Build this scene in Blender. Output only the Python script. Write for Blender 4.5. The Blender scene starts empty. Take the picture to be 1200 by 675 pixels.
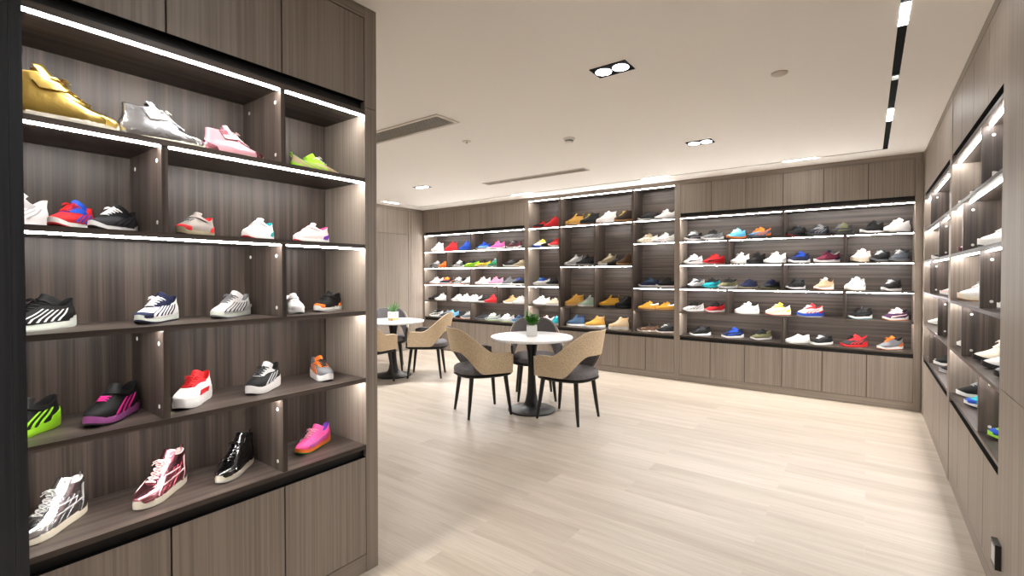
import bpy, bmesh, math, random
from mathutils import Vector, Matrix
random.seed(7)
R = math.radians
SC = bpy.context.scene
COL = SC.collection

# ------------------------------------------------------------------ helpers
class MB:
    """collects simple shapes and links them as ONE mesh object"""
    def __init__(s): s.v = []; s.f = []; s.smooth = []
    def add(s, vs, fs, smooth=False):
        o = len(s.v); s.v += [tuple(p) for p in vs]
        s.f += [tuple(i + o for i in q) for q in fs]; s.smooth += [smooth] * len(fs)
        return s
    def box(s, x0, x1, y0, y1, z0, z1):
        if x0 > x1: x0, x1 = x1, x0
        if y0 > y1: y0, y1 = y1, y0
        if z0 > z1: z0, z1 = z1, z0
        return s.add([(x0,y0,z0),(x1,y0,z0),(x1,y1,z0),(x0,y1,z0),(x0,y0,z1),(x1,y0,z1),(x1,y1,z1),(x0,y1,z1)],
              [(0,3,2,1),(4,5,6,7),(0,1,5,4),(1,2,6,5),(2,3,7,6),(3,0,4,7)])
    def rings(s, rings, cap0=True, cap1=True, smooth=True, closed=True):
        n = len(rings[0]); vs = [p for r in rings for p in r]; fs = []
        for i in range(len(rings) - 1):
            for j in range(n if closed else n - 1):
                a = i*n + j; b = i*n + (j+1) % n
                fs.append((a, b, b + n, a + n))
        if cap0: fs.append(tuple(range(n))[::-1])
        if cap1: fs.append(tuple((len(rings)-1)*n + j for j in range(n)))
        return s.add(vs, fs, smooth)
    def lathe(s, prof, seg=40, c=(0,0,0), cap0=True, cap1=True):
        return s.rings([[(c[0]+r*math.cos(2*math.pi*j/seg), c[1]+r*math.sin(2*math.pi*j/seg), c[2]+z) for j in range(seg)] for r, z in prof], cap0, cap1)
    def tube(s, pts, rad, seg=8, cap=True):
        pts = [Vector(p) for p in pts]; rings = []
        rr = rad if isinstance(rad, (list, tuple)) else [rad]*len(pts)
        for i, p in enumerate(pts):
            t = (pts[min(i+1, len(pts)-1)] - pts[max(i-1, 0)]).normalized()
            up = Vector((0,0,1)) if abs(t.z) < .9 else Vector((1,0,0))
            a = t.cross(up).normalized(); b = a.cross(t)
            rings.append([p + (a*math.cos(2*math.pi*k/seg) + b*math.sin(2*math.pi*k/seg))*rr[i] for k in range(seg)])
        return s.rings(rings, cap, cap)
    def mesh(s, name):
        me = bpy.data.meshes.new(name); me.from_pydata(s.v, [], s.f)
        me.polygons.foreach_set('use_smooth', s.smooth)
        bm = bmesh.new(); bm.from_mesh(me); bmesh.ops.recalc_face_normals(bm, faces=bm.faces[:]); bm.to_mesh(me); bm.free()
        me.set_sharp_from_angle(angle=R(38)); me.update()
        return me
    def build(s, name, mat, parent=None):
        me = s.mesh(name); me.materials.append(mat)
        return link(name, me, parent)

def link(name, me, parent=None):
    o = bpy.data.objects.new(name, me); COL.objects.link(o)
    if parent: o.parent = parent
    return o
def tag(o, label=None, cat=None, group=None, kind=None):
    if label: o['label'] = label
    if cat: o['category'] = cat
    if group: o['group'] = group
    if kind: o['kind'] = kind
    return o
def empty(name, loc, rz=0, scale=1):
    o = bpy.data.objects.new(name, None); COL.objects.link(o)
    o.location = loc; o.rotation_euler = (0, 0, rz); o.scale = (scale,)*3; o.empty_display_size = .1
    return o
def copy_tree(o, parent=None):
    c = o.copy(); COL.objects.link(c)
    if parent: c.parent = parent
    for ch in list(o.children): copy_tree(ch, c)
    return c

# ------------------------------------------------------------------ materials
def srgb(r, g, b):
    f = lambda c: (c/255/12.92 if c/255 <= .04045 else ((c/255+.055)/1.055)**2.4)
    return (f(r), f(g), f(b), 1)
def newmat(name):
    m = bpy.data.materials.new(name); m.use_nodes = True
    nt = m.node_tree; return m, nt, nt.nodes['Principled BSDF']
_pl = {}
def plain(name, col, rough=.6, metal=0, coat=0, bump=0, bscale=300, spec=.5, sheen=0):
    if name in _pl: return _pl[name]
    m, nt, b = newmat(name)
    b.inputs['Base Color'].default_value = col; b.inputs['Roughness'].default_value = rough
    b.inputs['Metallic'].default_value = metal; b.inputs['Coat Weight'].default_value = coat
    b.inputs['Specular IOR Level'].default_value = spec
    N = nt.nodes.new; L = nt.links.new
    tc = N('ShaderNodeTexCoord'); nz = N('ShaderNodeTexNoise'); nz.inputs['Scale'].default_value = bscale
    nz.inputs['Detail'].default_value = 2
    L(tc.outputs['Object'], nz.inputs['Vector'])
    mx = N('ShaderNodeMix'); mx.data_type = 'RGBA'; mx.blend_type = 'MULTIPLY'
    mx.inputs['Factor'].default_value = .18 if not metal else .05
    mx.inputs['A'].default_value = col
    rp = N('ShaderNodeValToRGB'); rp.color_ramp.elements[0].position = .3; rp.color_ramp.elements[1].position = .7
    rp.color_ramp.elements[0].color = (.35,.35,.35,1)
    L(nz.outputs['Fac'], rp.inputs['Fac']); L(rp.outputs['Color'], mx.inputs['B']); L(mx.outputs['Result'], b.inputs['Base Color'])
    if bump:
        bp = N('ShaderNodeBump'); bp.inputs['Strength'].default_value = bump; bp.inputs['Distance'].default_value = .002
        L(nz.outputs['Fac'], bp.inputs['Height']); L(bp.outputs['Normal'], b.inputs['Normal'])
    _pl[name] = m; return m
def emit(name, col, strength):
    m = bpy.data.materials.new(name); m.use_nodes = True; nt = m.node_tree
    nt.nodes.remove(nt.nodes['Principled BSDF']); e = nt.nodes.new('ShaderNodeEmission')
    e.inputs['Color'].default_value = col; e.inputs['Strength'].default_value = strength
    nt.links.new(e.outputs[0], nt.nodes['Material Output'].inputs[0]); return m
def wood(name, axis, dark, mid, light, rough=.45, fine=1.0, spec=.4, coarse=38):
    """laminate with straight grain running along one axis"""
    m, nt, b = newmat(name); N = nt.nodes.new; L = nt.links.new
    tc = N('ShaderNodeTexCoord')
    def noise(across, along, detail):
        mp = N('ShaderNodeMapping'); s = [across]*3; s['xyz'.index(axis)] = along
        mp.inputs['Scale'].default_value = s
        nz = N('ShaderNodeTexNoise'); nz.inputs['Scale'].default_value = 1; nz.inputs['Detail'].default_value = detail
        L(tc.outputs['Object'], mp.inputs['Vector']); L(mp.outputs['Vector'], nz.inputs['Vector']); return nz
    a = noise(coarse, .7, 3); f = noise(190*fine, 2.5, 2); c = noise(9, .35, 1)
    add = N('ShaderNodeMath'); add.operation = 'MULTIPLY_ADD'; add.inputs[1].default_value = .42
    L(f.outputs['Fac'], add.inputs[0]); L(a.outputs['Fac'], add.inputs[2])
    ad2 = N('ShaderNodeMath'); ad2.operation = 'MULTIPLY_ADD'; ad2.inputs[1].default_value = .35
    L(c.outputs['Fac'], ad2.inputs[0]); L(add.outputs[0], ad2.inputs[2])
    rp = N('ShaderNodeValToRGB'); e = rp.color_ramp.elements
    e[0].position = .66; e[0].color = dark; e[1].position = 1.12 if False else 1.0; e[1].color = light
    k = e.new(.85); k.color = mid
    L(ad2.outputs[0], rp.inputs['Fac']); L(rp.outputs['Color'], b.inputs['Base Color'])
    b.inputs['Roughness'].default_value = rough; b.inputs['Specular IOR Level'].default_value = spec
    bp = N('ShaderNodeBump'); bp.inputs['Strength'].default_value = .15; bp.inputs['Distance'].default_value = .001
    L(f.outputs['Fac'], bp.inputs['Height']); L(bp.outputs['Normal'], b.inputs['Normal'])
    return m
DK = (srgb(46,39,36), srgb(64,55,50), srgb(84,74,67))
DR = (srgb(122,111,101), srgb(132,121,111), srgb(142,131,120))
WOOD_IN = {a: wood('dark_laminate_'+a, a, *DK, rough=.42) for a in 'xyz'}
WOOD_DOOR = {a: wood('taupe_laminate_'+a, a, *DR, rough=.5, fine=1.3, coarse=85) for a in 'xyz'}
BLACK = plain('black_recess', srgb(16,15,15), .6)
LED = emit('led_strip_light', (1, .96, .92, 1), 84)
LED_TRACK = emit('track_lamp_light', (1, .97, .94, 1), 45)
LED_DOWN = emit('downlight_lamp', (.93, .97, 1, 1), 30)
STEEL = plain('brushed_steel', srgb(190,190,188), .3, 1)
CAPW = plain('white_connector_cap', srgb(225,222,216), .5)
CEIL = plain('ceiling_paint', srgb(248,244,238), .9, bscale=500)
WALLP = plain('wall_paint', srgb(225,215,200), .85)
CAPM = plain('pale_metal_vent', srgb(205,196,184), .5)
VENTD = plain('vent_dark', srgb(70,64,58), .7)
MATTK = plain('matt_black', srgb(12,12,12), .8, spec=.08)
BLKM = plain('black_metal', srgb(22,22,23), .42)

def floor_mat():
    m, nt, b = newmat('oak_planks'); N = nt.nodes.new; L = nt.links.new
    tc = N('ShaderNodeTexCoord'); bk = N('ShaderNodeTexBrick')
    bk.offset = .37; bk.offset_frequency = 2; bk.squash = 1
    bk.inputs['Scale'].default_value = 1; bk.inputs['Brick Width'].default_value = 1.22; bk.inputs['Row Height'].default_value = .188
    bk.inputs['Mortar Size'].default_value = .0012; bk.inputs['Mortar Smooth'].default_value = .3; bk.inputs['Bias'].default_value = 0
    bk.inputs['Color1'].default_value = (0,0,0,1); bk.inputs['Color2'].default_value = (1,1,1,1); bk.inputs['Mortar'].default_value = (.5,.5,.5,1)
    L(tc.outputs['Object'], bk.inputs['Vector'])
    def noise(sx, sy, det, off=True):
        mp = N('ShaderNodeMapping'); mp.inputs['Scale'].default_value = (sx, sy, 1)
        nz = N('ShaderNodeTexNoise'); nz.noise_dimensions = '4D'; nz.inputs['Scale'].default_value = 1; nz.inputs['Detail'].default_value = det
        L(tc.outputs['Object'], mp.inputs['Vector']); L(mp.outputs['Vector'], nz.inputs['Vector'])
        mu = N('ShaderNodeMath'); mu.operation = 'MULTIPLY'; mu.inputs[1].default_value = 9 if off else 0
        L(bk.outputs['Color'], mu.inputs[0]); L(mu.outputs[0], nz.inputs['W']); return nz
    g1 = noise(1.0, 13, 4); g2 = noise(4, 130, 2); kn = noise(2.2, 7, 2)
    def ramp(src, p0, c0, p1, c1):
        r = N('ShaderNodeValToRGB'); r.color_ramp.elements[0].position = p0; r.color_ramp.elements[0].color = c0
        r.color_ramp.elements[1].position = p1; r.color_ramp.elements[1].color = c1
        L(src, r.inputs['Fac']); return r
    def mix(a, bb, fac, mode='MULTIPLY'):
        x = N('ShaderNodeMix'); x.data_type = 'RGBA'; x.blend_type = mode; x.inputs['Factor'].default_value = fac
        L(a, x.inputs['A']); L(bb, x.inputs['B']); return x
    base = ramp(bk.outputs['Color'], 0, srgb(171,160,146), 1, srgb(182,172,159))
    r1 = ramp(g1.outputs['Fac'], .35, (.60,.55,.49,1), .62, (1,1,1,1))
    r2 = ramp(g2.outputs['Fac'], .35, (.72,.69,.65,1), .6, (1,1,1,1))
    r3 = ramp(kn.outputs['Fac'], .70, (1,1,1,1), .80, (.62,.56,.5,1))
    x = mix(base.outputs['Color'], r1.outputs['Color'], .38); x = mix(x.outputs['Result'], r2.outputs['Color'], .38)
    x = mix(x.outputs['Result'], r3.outputs['Color'], .6)
    jt = N('ShaderNodeMix'); jt.data_type = 'RGBA'; jt.inputs['B'].default_value = srgb(176,158,138)
    ml = N('ShaderNodeMath'); ml.operation = 'MULTIPLY'; ml.inputs[1].default_value = .6
    L(bk.outputs['Fac'], ml.inputs[0]); L(ml.outputs[0], jt.inputs['Factor'])
    L(x.outputs['Result'], jt.inputs['A']); L(jt.outputs['Result'], b.inputs['Base Color'])
    b.inputs['Roughness'].default_value = .38; b.inputs['Specular IOR Level'].default_value = .35
    return m
def marble_mat():
    m, nt, b = newmat('white_marble'); N = nt.nodes.new; L = nt.links.new
    tc = N('ShaderNodeTexCoord'); n1 = N('ShaderNodeTexNoise'); n1.inputs['Scale'].default_value = 3; n1.inputs['Detail'].default_value = 6
    n1.inputs['Distortion'].default_value = 1.6
    L(tc.outputs['Object'], n1.inputs['Vector'])
    r = N('ShaderNodeValToRGB'); e = r.color_ramp.elements; e[0].position = .44; e[0].color = srgb(240,239,238); e[1].position = .56; e[1].color = srgb(242,241,240)
    k = e.new(.5); k.color = srgb(232,231,231)
    L(n1.outputs['Fac'], r.inputs['Fac']); L(r.outputs['Color'], b.inputs['Base Color'])
    b.inputs['Roughness'].default_value = .18; return m
def tweed(name, a, c):
    m, nt, b = newmat(name); N = nt.nodes.new; L = nt.links.new
    tc = N('ShaderNodeTexCoord'); n1 = N('ShaderNodeTexNoise'); n1.inputs['Scale'].default_value = 170; n1.inputs['Detail'].default_value = 3
    L(tc.outputs['Object'], n1.inputs['Vector'])
    r = N('ShaderNodeValToRGB'); e = r.color_ramp.elements; e[0].position = .36; e[0].color = a; e[1].position = .62; e[1].color = c
    L(n1.outputs['Fac'], r.inputs['Fac']); L(r.outputs['Color'], b.inputs['Base Color'])
    bp = N('ShaderNodeBump'); bp.inputs['Strength'].default_value = .4; bp.inputs['Distance'].default_value = .002
    L(n1.outputs['Fac'], bp.inputs['Height']); L(bp.outputs['Normal'], b.inputs['Normal'])
    b.inputs['Roughness'].default_value = .9; b.inputs['Specular IOR Level'].default_value = .2; return m
# ------------------------------------------------------------------ dimensions (metres; camera stands over the origin)
XL, YB, XR, ZC = -1.8287, 6.195, .439, 2.57
DEP = .33
def frame_left(u0, u1, d0, d1): return (XL - d1, XL - d0, u0, u1)
def frame_back(u0, u1, d0, d1): return (u0, u1, YB + d0, YB + d1)
def frame_right(u0, u1, d0, d1): return (XR + d0, XR + d1, u0, u1)

# ------------------------------------------------------------------ room shell
X0, X1, Y0, Y1 = -6.709, XR + DEP + .02, -3.4, YB + DEP + .02
def struct(name, mb, mat): return tag(mb.build(name, mat), kind='structure')
struct('floor', MB().box(X0-.1, X1+.1, Y0-.1, Y1+.1, -.05, 0), floor_mat())
GX0, GX1, GX2, GX3, GY0, GY1 = -6.42, -6.39, .107, .145, 5.832, 5.862   # light slot in the ceiling
struct('ceiling', MB().box(GX1, GX2, Y0-.1, GY0, ZC, ZC+.06).box(GX3, X1+.1, Y0-.1, Y1+.1, ZC, ZC+.06)
       .box(X0-.1, GX3, GY1, Y1+.1, ZC, ZC+.06).box(X0-.1, GX0, Y0-.1, GY1, ZC, ZC+.06)
       .box(X0-.1, X1+.1, Y0-.1, Y1+.1, ZC+.06, ZC+.08), CEIL)
struct('wall_back', MB().box(X0-.1, X1+.1, Y1, Y1+.1, 0, ZC), WALLP)
struct('wall_right', MB().box(X1, X1+.1, Y0-.1, Y1, 0, ZC), WALLP)
struct('wall_rear', MB().box(X0-.1, X1, Y0-.1, Y0, 2.35, ZC).box(X0-.1, -5.9, Y0-.1, Y0, 0, 2.35).box(.2, X1, Y0-.1, Y0, 0, 2.35), WALLP)  # unseen rear wall, its opening added to let world light in
wf = MB()
for k in range(5): wf.box(-5.9+6.05*k/4, -5.85+6.05*k/4, Y0-.08, Y0-.02, 0, 2.35)
wf.box(-5.9, .2, Y0-.08, Y0-.02, 0, .06).box(-5.9, .2, Y0-.08, Y0-.02, 2.30, 2.35)
struct('added_window_1', wf, BLKM)  # frame of the added, unseen rear opening for fill light
struct('wall_left', MB().box(X0-.1, X0, Y0, Y1, 0, ZC), BLACK)
# panelling of the far wall with its flush door
wl = MB(); xw = X0 + .014
for y0, y1 in ((Y0, 1.2), (1.204, 3.0), (3.004, 4.4)): wl.box(X0, xw, y0, y1, 0, 2.088); wl.box(X0, xw, y0, y1, 2.092, 2.52)
wl.box(X0, xw, 4.404, 5.845, 2.092, 2.52).box(X0, xw, 5.849, 5.9, 0, 2.52).box(X0, xw, 5.904, YB, 0, 2.52).box(X0, xw, Y0, YB, 2.523, ZC)
struct('trim_1', wl, WOOD_DOOR['z'])
struct('door_1', MB().box(X0, xw, 4.408, 5.841, .006, 2.088), WOOD_DOOR['z'])

# ------------------------------------------------------------------ shelving units
LEV = [.585, .890, 1.196, 1.498, 1.798]; SH = .018
def unit(label, fr, u0, u1, st0, st1, cols, grain, back_axis, seams_up, seams_lo, setback, caps=0, div_t=.024, group='built-in shoe display units'):
    """cols: list of dict(u0,u1,tops=[shelf tops from base up],ceil=underside of top,div={row:[u..]}, thin panel between columns)"""
    bx = fr(u0, u1, 0, DEP); ox, oy = (bx[0]+bx[1])/2, (bx[2]+bx[3])/2
    root = empty('shelf_unit', (ox, oy, 0)); tag(root, label, 'shelf unit', group)
    def B(mb, a, b, d0, d1, z0, z1):
        q = fr(a, b, d0, d1); return mb.box(q[0]-ox, q[1]-ox, q[2]-oy, q[3]-oy, z0, z1)
    def P(name, mat, *boxes, parent=root):
        mb = MB()
        for q in boxes: B(mb, *q)
        return mb.build(name, mat, parent)
    ia, ib = u0 + st0, u1 - st1
    tall = not seams_up
    for a, b in ((u0, ia), (ib, u1)):
        if tall: P('side_panel', WOOD_DOOR['z'], (a, b, 0, DEP, 0, ZC))
        else:
            P('side_panel', WOOD_DOOR['z'], (a, b, 0, DEP, 0, 2.1165)); P('upper_side_panel', WOOD_DOOR['z'], (a, b, 0, DEP, 2.1185, ZC))
    P('back_panel', WOOD_IN[back_axis], (ia, ib, DEP-.012, DEP, .55, 2.515 if tall else 2.12))
    P('plinth', WOOD_DOOR[grain], (ia, ib, .003, .03, 0, .0805))
    P('carcass', BLACK, (ia, ib, .022, DEP-.014, .0, .56))
    # lower doors
    s = [ia] + seams_lo + [ib]
    for a, b in zip(s, s[1:]): P('door', WOOD_DOOR['z'], (a+.003, b-.003, .002, .0205, .085, .528))
    P('finger_pull', MATTK, (ia, ib, .0022, .0215, .5284, .5300))
    P('base_board', WOOD_IN[grain], (ia, ib, .0, DEP-.012, LEV[0]-SH, LEV[0]))
    if tall:
        P('top_filler', WOOD_DOOR[grain], (ia, ib, 0, DEP, 2.5165, ZC))
    else:
        P('top_board', WOOD_IN[grain], (ia, ib, 0, DEP-.012, 2.085, 2.105))
        P('upper_finger_pull', MATTK, (ia, ib, .0022, .0295, 2.1440, 2.1457), (ia, ib, .002, .0295, 2.1052, 2.1062))
        P('recess_strip', BLACK, (ia, ib, .03, DEP-.014, 2.106, 2.52))
        s = [ia] + seams_up + [ib]
        for a, b in zip(s, s[1:]): P('upper_door', WOOD_DOOR['z'], (a+.003, b-.003, .002, .0205, 2.146, 2.515))
        P('top_filler', WOOD_DOOR[grain], (ia, ib, .001, .03, 2.519, ZC))
    for k in range(len(cols)-1): P('upright', WOOD_IN['z'], (cols[k]['u1'], cols[k+1]['u0'], .001, DEP-.012, LEV[0], 2.5165))
    for c in cols:
        ca, cb = c['u0'], c['u1']; tops = c['tops']; lev = tops + [c['ceil'] + SH]
        for r, z in enumerate(tops):
            top = lev[r+1] - SH
            dv = sorted(c['div'].get(r, []))
            for u in dv:
                dp = P('divider', WOOD_IN['z'], (u-div_t/2, u+div_t/2, .004, DEP-.012, z, top))
                if caps:
                    for dd in (.045, DEP-.07):
                        for zz in (z+.035, top-.045):
                            ua = u-div_t/2; ps = [[fr(e, e, dd+rr*math.cos(k*math.pi/6), dd+rr*math.cos(k*math.pi/6)) + (zz+rr*math.sin(k*math.pi/6),) for k in range(12)] for e, rr in ((ua+.0003, .0075), (ua-.0016, .0065))]
                            MB().rings([[(q[0]-ox, q[2]-oy, q[4]) for q in g] for g in ps], True, True, False).build('connector_cap', CAPW, dp)
            # the board above this row with one lamp strip per bay
            if lev[r+1] == c['ceil'] + SH:
                sp = P('top_shelf', WOOD_IN[grain], (ca, cb, .0005, DEP-.012, top, top+SH-.001)) if tall else P('light_rail', WOOD_IN[grain], (ca, cb, .0005, .05, top+.0005, 2.0845))
            else: sp = P('shelf', WOOD_IN[grain], (ca, cb, .0005, DEP-.012, top, lev[r+1]))
            e = [ca] + dv + [cb]
            sb = setback(top)
            for k, (a, b) in enumerate(zip(e, e[1:])):
                aa = a + (.008 if k == 0 else div_t/2 + .006); bb = b - (.008 if k == len(e)-2 else div_t/2 + .006)
                P('led_strip', LED, (aa, bb, sb, sb+(.006 if fr is frame_right else .011), top-(.0022 if sb > .02 and top < 1.3 else .0058 if caps else .005), top), parent=sp)
    return root
ODD, EVEN = (0, 2, 4), (1, 3)
def col(u0, u1, mid, quarters): return dict(u0=u0, u1=u1, tops=LEV, ceil=2.083, div={**{r: mid for r in ODD}, **{r: quarters for r in EVEN}})
sb_left = lambda z: .006 if z > 1.3 else .03
sb_back = lambda z: .0 if z > 1.1 else .03
sb_right = lambda z: .03
unit('dark freestanding shelf unit holding child sneakers, close to the camera', frame_left, .10, 1.406, .09, .063,
     [col(.19, 1.343, [.968], [.575])], 'y', 'z', [.201, .582, .964], [.201, .582, .964], sb_left, caps=1, div_t=.018)
fu = bpy.data.objects['shelf_unit']
ff = MB().box(-.01, .022, .222, .2475, 0, ZC).box(-.01, .022, -.3, .2215, 0, ZC)
ff.v = [(x + XL - fu.location.x, y - fu.location.y, z) for x, y, z in ff.v]
ff.build('face_frame', wood('charcoal_laminate', 'z', srgb(26,28,32), srgb(36,38,43), srgb(46,48,53)), fu)
unit('low corner shelf unit of taupe laminate beside the flush door', frame_back, X0+.016, -4.328, .048, .038,
     [col(-6.645, -4.366, [-5.505], [-6.076, -4.92])], 'x', 'x', [-6.285, -5.90, -5.518, -5.14, -4.757], [-6.285, -5.90, -5.518, -5.14, -4.757], sb_back)
Lc = [LEV[0], LEV[1], LEV[2], LEV[4], 2.10]
unit('tall middle shelf unit of dark laminate reaching the ceiling, displaying boots', frame_back, -4.326, -1.966, .039, .034,
     [dict(u0=-4.287, u1=-3.738, tops=Lc, ceil=2.512, div={}),
      dict(u0=-3.704, u1=-2.58, tops=[LEV[0], LEV[1], LEV[3], 2.10], ceil=2.512, div={1: [-3.142], 2: [-3.142]}),
      dict(u0=-2.553, u1=-2.0, tops=Lc, ceil=2.512, div={})], 'x', 'x', [], [-3.906, -3.525, -3.144, -2.762, -2.381], sb_back)
unit('wide shelf unit of taupe laminate ending at the side wall corner', frame_back, -1.964, .434, .034, .06,
     [col(-1.93, .374, [-.774], [-1.362, -.195])], 'x', 'x', [-1.554, -1.165, -.777, -.39, 0], [-1.554, -1.165, -.777, -.39, 0], sb_back)
unit('side wall shelf unit nearest the far corner', frame_right, 4.302, YB-.002, .048, .122,
     [col(4.35, 6.071, [5.59], [4.97])], 'y', 'z', [4.78, 5.21, 5.64], [4.78, 5.21, 5.64], sb_right, caps=1)
unit('side wall shelf unit between the plain panel and the other side unit', frame_right, 2.25, 4.30, .05, .05,
     [col(2.30, 4.25, [3.26], [3.80])], 'y', 'z', [2.7, 3.09, 3.48, 3.87], [2.7, 3.09, 3.48, 3.87], sb_right, caps=1)
# plain tall panel closing the near end of the side wall
pn = empty('wall_panel', (XR, 1.6, 0)); tag(pn, 'plain tall laminate panel with a small black catch, nearest part of the side wall', 'wall panel')
for nm, z0, z1 in (('lower_panel', .0, .9), ('upper_panel', .903, ZC)):
    MB().box(-.004, .016, -1.6, 1.142, z0, z1).build(nm, WOOD_DOOR['z'], pn)
MB().box(-.022, -.0041, 1.06, 1.142, .185, .285).build('door_catch', BLKM, pn)
MB().box(-.0225, -.022, 1.07, 1.13, .2, .27).build('catch_plate', STEEL, pn)
struct('trim_2', MB().box(XR+.02, XR+DEP, -3.4, 2.2, 0, ZC).box(XR-.004, XR+.02, -3.4, -.01, 0, ZC), WOOD_DOOR['z'])

# ------------------------------------------------------------------ ceiling fittings
def track(label, x0, x1, y0, y1, lamps, seg):
    t = empty('light_track', ((x0+x1)/2, (y0+y1)/2, ZC)); tag(t, label, 'ceiling light', 'slot lights in the ceiling')
    cx, cy = (x0+x1)/2, (y0+y1)/2
    MB().box(x0-cx, x1-cx, y0-cy, y1-cy, .004, .059).build('channel', MATTK, t)
    for a, b in lamps:
        q = (x0-cx+.003, x1-cx-.003, a-cy, b-cy) if seg == 'y' else (a-cx, b-cx, y0-cy+.002, y1-cy-.002)
        MB().box(*q, -.001, .0038).build('lamp', LED_TRACK, t)
    return t
tr = track('wide black light track running along the side wall', GX2, GX3, -3.3, GY0, [(4.47, 4.79), (2.77, 3.0), (.9, 1.2), (-.9, -.6), (-2.6, -2.3)], 'y')
MB().box(-.017, .017, 3.72-1.266, 3.80-1.266, -.003, .0038).build('track_clip', STEEL, tr)
track('thin light slot above the back wall shelf units', GX0, GX3, GY0, GY1, [(-.729, -.435), (-2.299, -1.97), (-4.343, -4.0), (-6.1, -5.8)][:3], 'x')
track('thin light slot along the flush door wall', GX0, GX1, -3.3, GY0, [(5.09, 5.37), (3.0, 3.3), (.9, 1.2), (-1.2, -.9)], 'y')
def downlight(x, y, power, label):
    t = empty('downlight', (x, y, ZC)); tag(t, label, 'ceiling light', 'double square downlights')
    MB().box(-.112, .112, -.072, .072, -.004, 0).build('frame', MATTK, t)
    for dx in (-.0535, .0535):
        MB().lathe([(.046, -.0065), (.046, -.0041)], 24, (dx, 0, 0)).build('lamp', LED_DOWN, t)
    ld = bpy.data.lights.new('downlight_beam', 'SPOT'); ld.energy = power; ld.spot_size = R(125); ld.spot_blend = .8; ld.shadow_soft_size = .05
    ld.color = (.98, .98, 1)
    lo = bpy.data.objects.new('downlight_beam', ld); COL.objects.link(lo); lo.parent = t; lo.location = (0, 0, -.02)
for x, y, pw, l in ((-1.215, 2.617, 50, 'largest double downlight over the open floor'), (-1.235, 4.53, 58, 'double downlight nearer the wide end-wall unit'),
             (-4.93, 4.55, 210, 'small double downlight above the farther round table'),
             (-1.2, .7, 30, 'added unseen double downlight behind the viewpoint'), (-1.2, -1.2, 30, 'added unseen double downlight far behind the viewpoint'),  # this unseen pair is added to help light the room
             (-4.93, 2.62, 210, 'double downlight hidden beyond the freestanding unit'), (-4.93, .7, 150, 'double downlight hidden behind the freestanding unit')):
    downlight(x, y, pw, l)
def vent(label, x0, x1, y0, y1, n, border):
    cx, cy = (x0+x1)/2, (y0+y1)/2
    t = empty('air_vent', (cx, cy, ZC)); tag(t, label, 'air vent', 'ceiling air vents')
    a, b = (x1-x0)/2, (y1-y0)/2; i = border
    MB().box(-a, a, -b, -b+i, -.008, 0).box(-a, a, b-i, b, -.008, 0).box(-a, -a+i, -b+i, b-i, -.008, 0).box(a-i, a, -b+i, b-i, -.008, 0).build('frame', CAPM, t)
    MB().box(-a+i, a-i, -b+i, b-i, -.0012, 0).build('backing', MATTK, t)
    for k in range(n):
        y = -b+i + (2*b-2*i)*(k+.5)/n
        MB().box(-a+i, a-i, y-.0022, y+.0022, -.0035, -.0013).build('slat', CAPM, t)
vent('wide slatted air return grille beside the freestanding unit', -3.85, -2.60, 2.55, 2.80, 11, .03)
vent('long narrow slatted air vent above the round tables', -4.08, -2.575, 4.825, 4.96, 5, .018)
DETW = plain('detector_white', srgb(242,238,232), .5)
sd = empty('smoke_detector', (-2.13, 3.71, ZC)); tag(sd, 'white domed smoke detector on the ceiling', 'smoke detector')
MB().lathe([(.052, 0), (.052, -.012), (.047, -.018)], 32).build('base', DETW, sd)
MB().lathe([(.036, -.018), (.036, -.034), (.028, -.042), (.01, -.044)], 32).build('sensor_dome', DETW, sd)
MB().lathe([(.0372, -.0205), (.0372, -.028)], 32).build('vent_ring', VENTD, sd)
tag(MB().lathe([(.045, 0), (.045, -.004), (.04, -.007)], 32, (-.434, 3.268, ZC)).build('ceiling_cover', plain('cover_beige', srgb(196,184,170), .7)), 'flat round cover plate in the ceiling near the light track', 'cover plate')
sp = empty('sprinkler', (-2.92, 3.236, ZC)); tag(sp, 'small round sprinkler plate in the ceiling by the grille', 'sprinkler')
MB().lathe([(.04, 0), (.04, -.004), (.034, -.006)], 28).build('plate', CAPM, sp)
MB().lathe([(.01, -.006), (.012, -.016), (.006, -.022)], 16).build('head', STEEL, sp)
# ------------------------------------------------------------------ tables
MARBLE = marble_mat()
def table(x, y, label):
    t = empty('round_table', (x, y, 0)); tag(t, label, 'table', 'round marble tables')
    MB().lathe([(.234, 0), (.241, .004), (.241, .012), (.230, .018), (.17, .027), (.105, .042), (.077, .065), (.062, .10), (.050, .17), (.042, .27), (.037, .38),
                (.037, .46), (.043, .56), (.055, .65), (.066, .70), (.078, .719)], 48).build('pedestal', BLKM, t)
    MB().lathe([(.16, .7195), (.40, .7195), (.409, .722), (.413, .728), (.413, .739), (.410, .745), (.402, .747)], 72).build('tabletop', MARBLE, t)
table(-2.705, 3.967, 'round marble table with a leafy plant in the middle of the floor')
table(-5.14, 4.215, 'farther round marble table with a spiky plant, beyond the freestanding unit')
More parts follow.
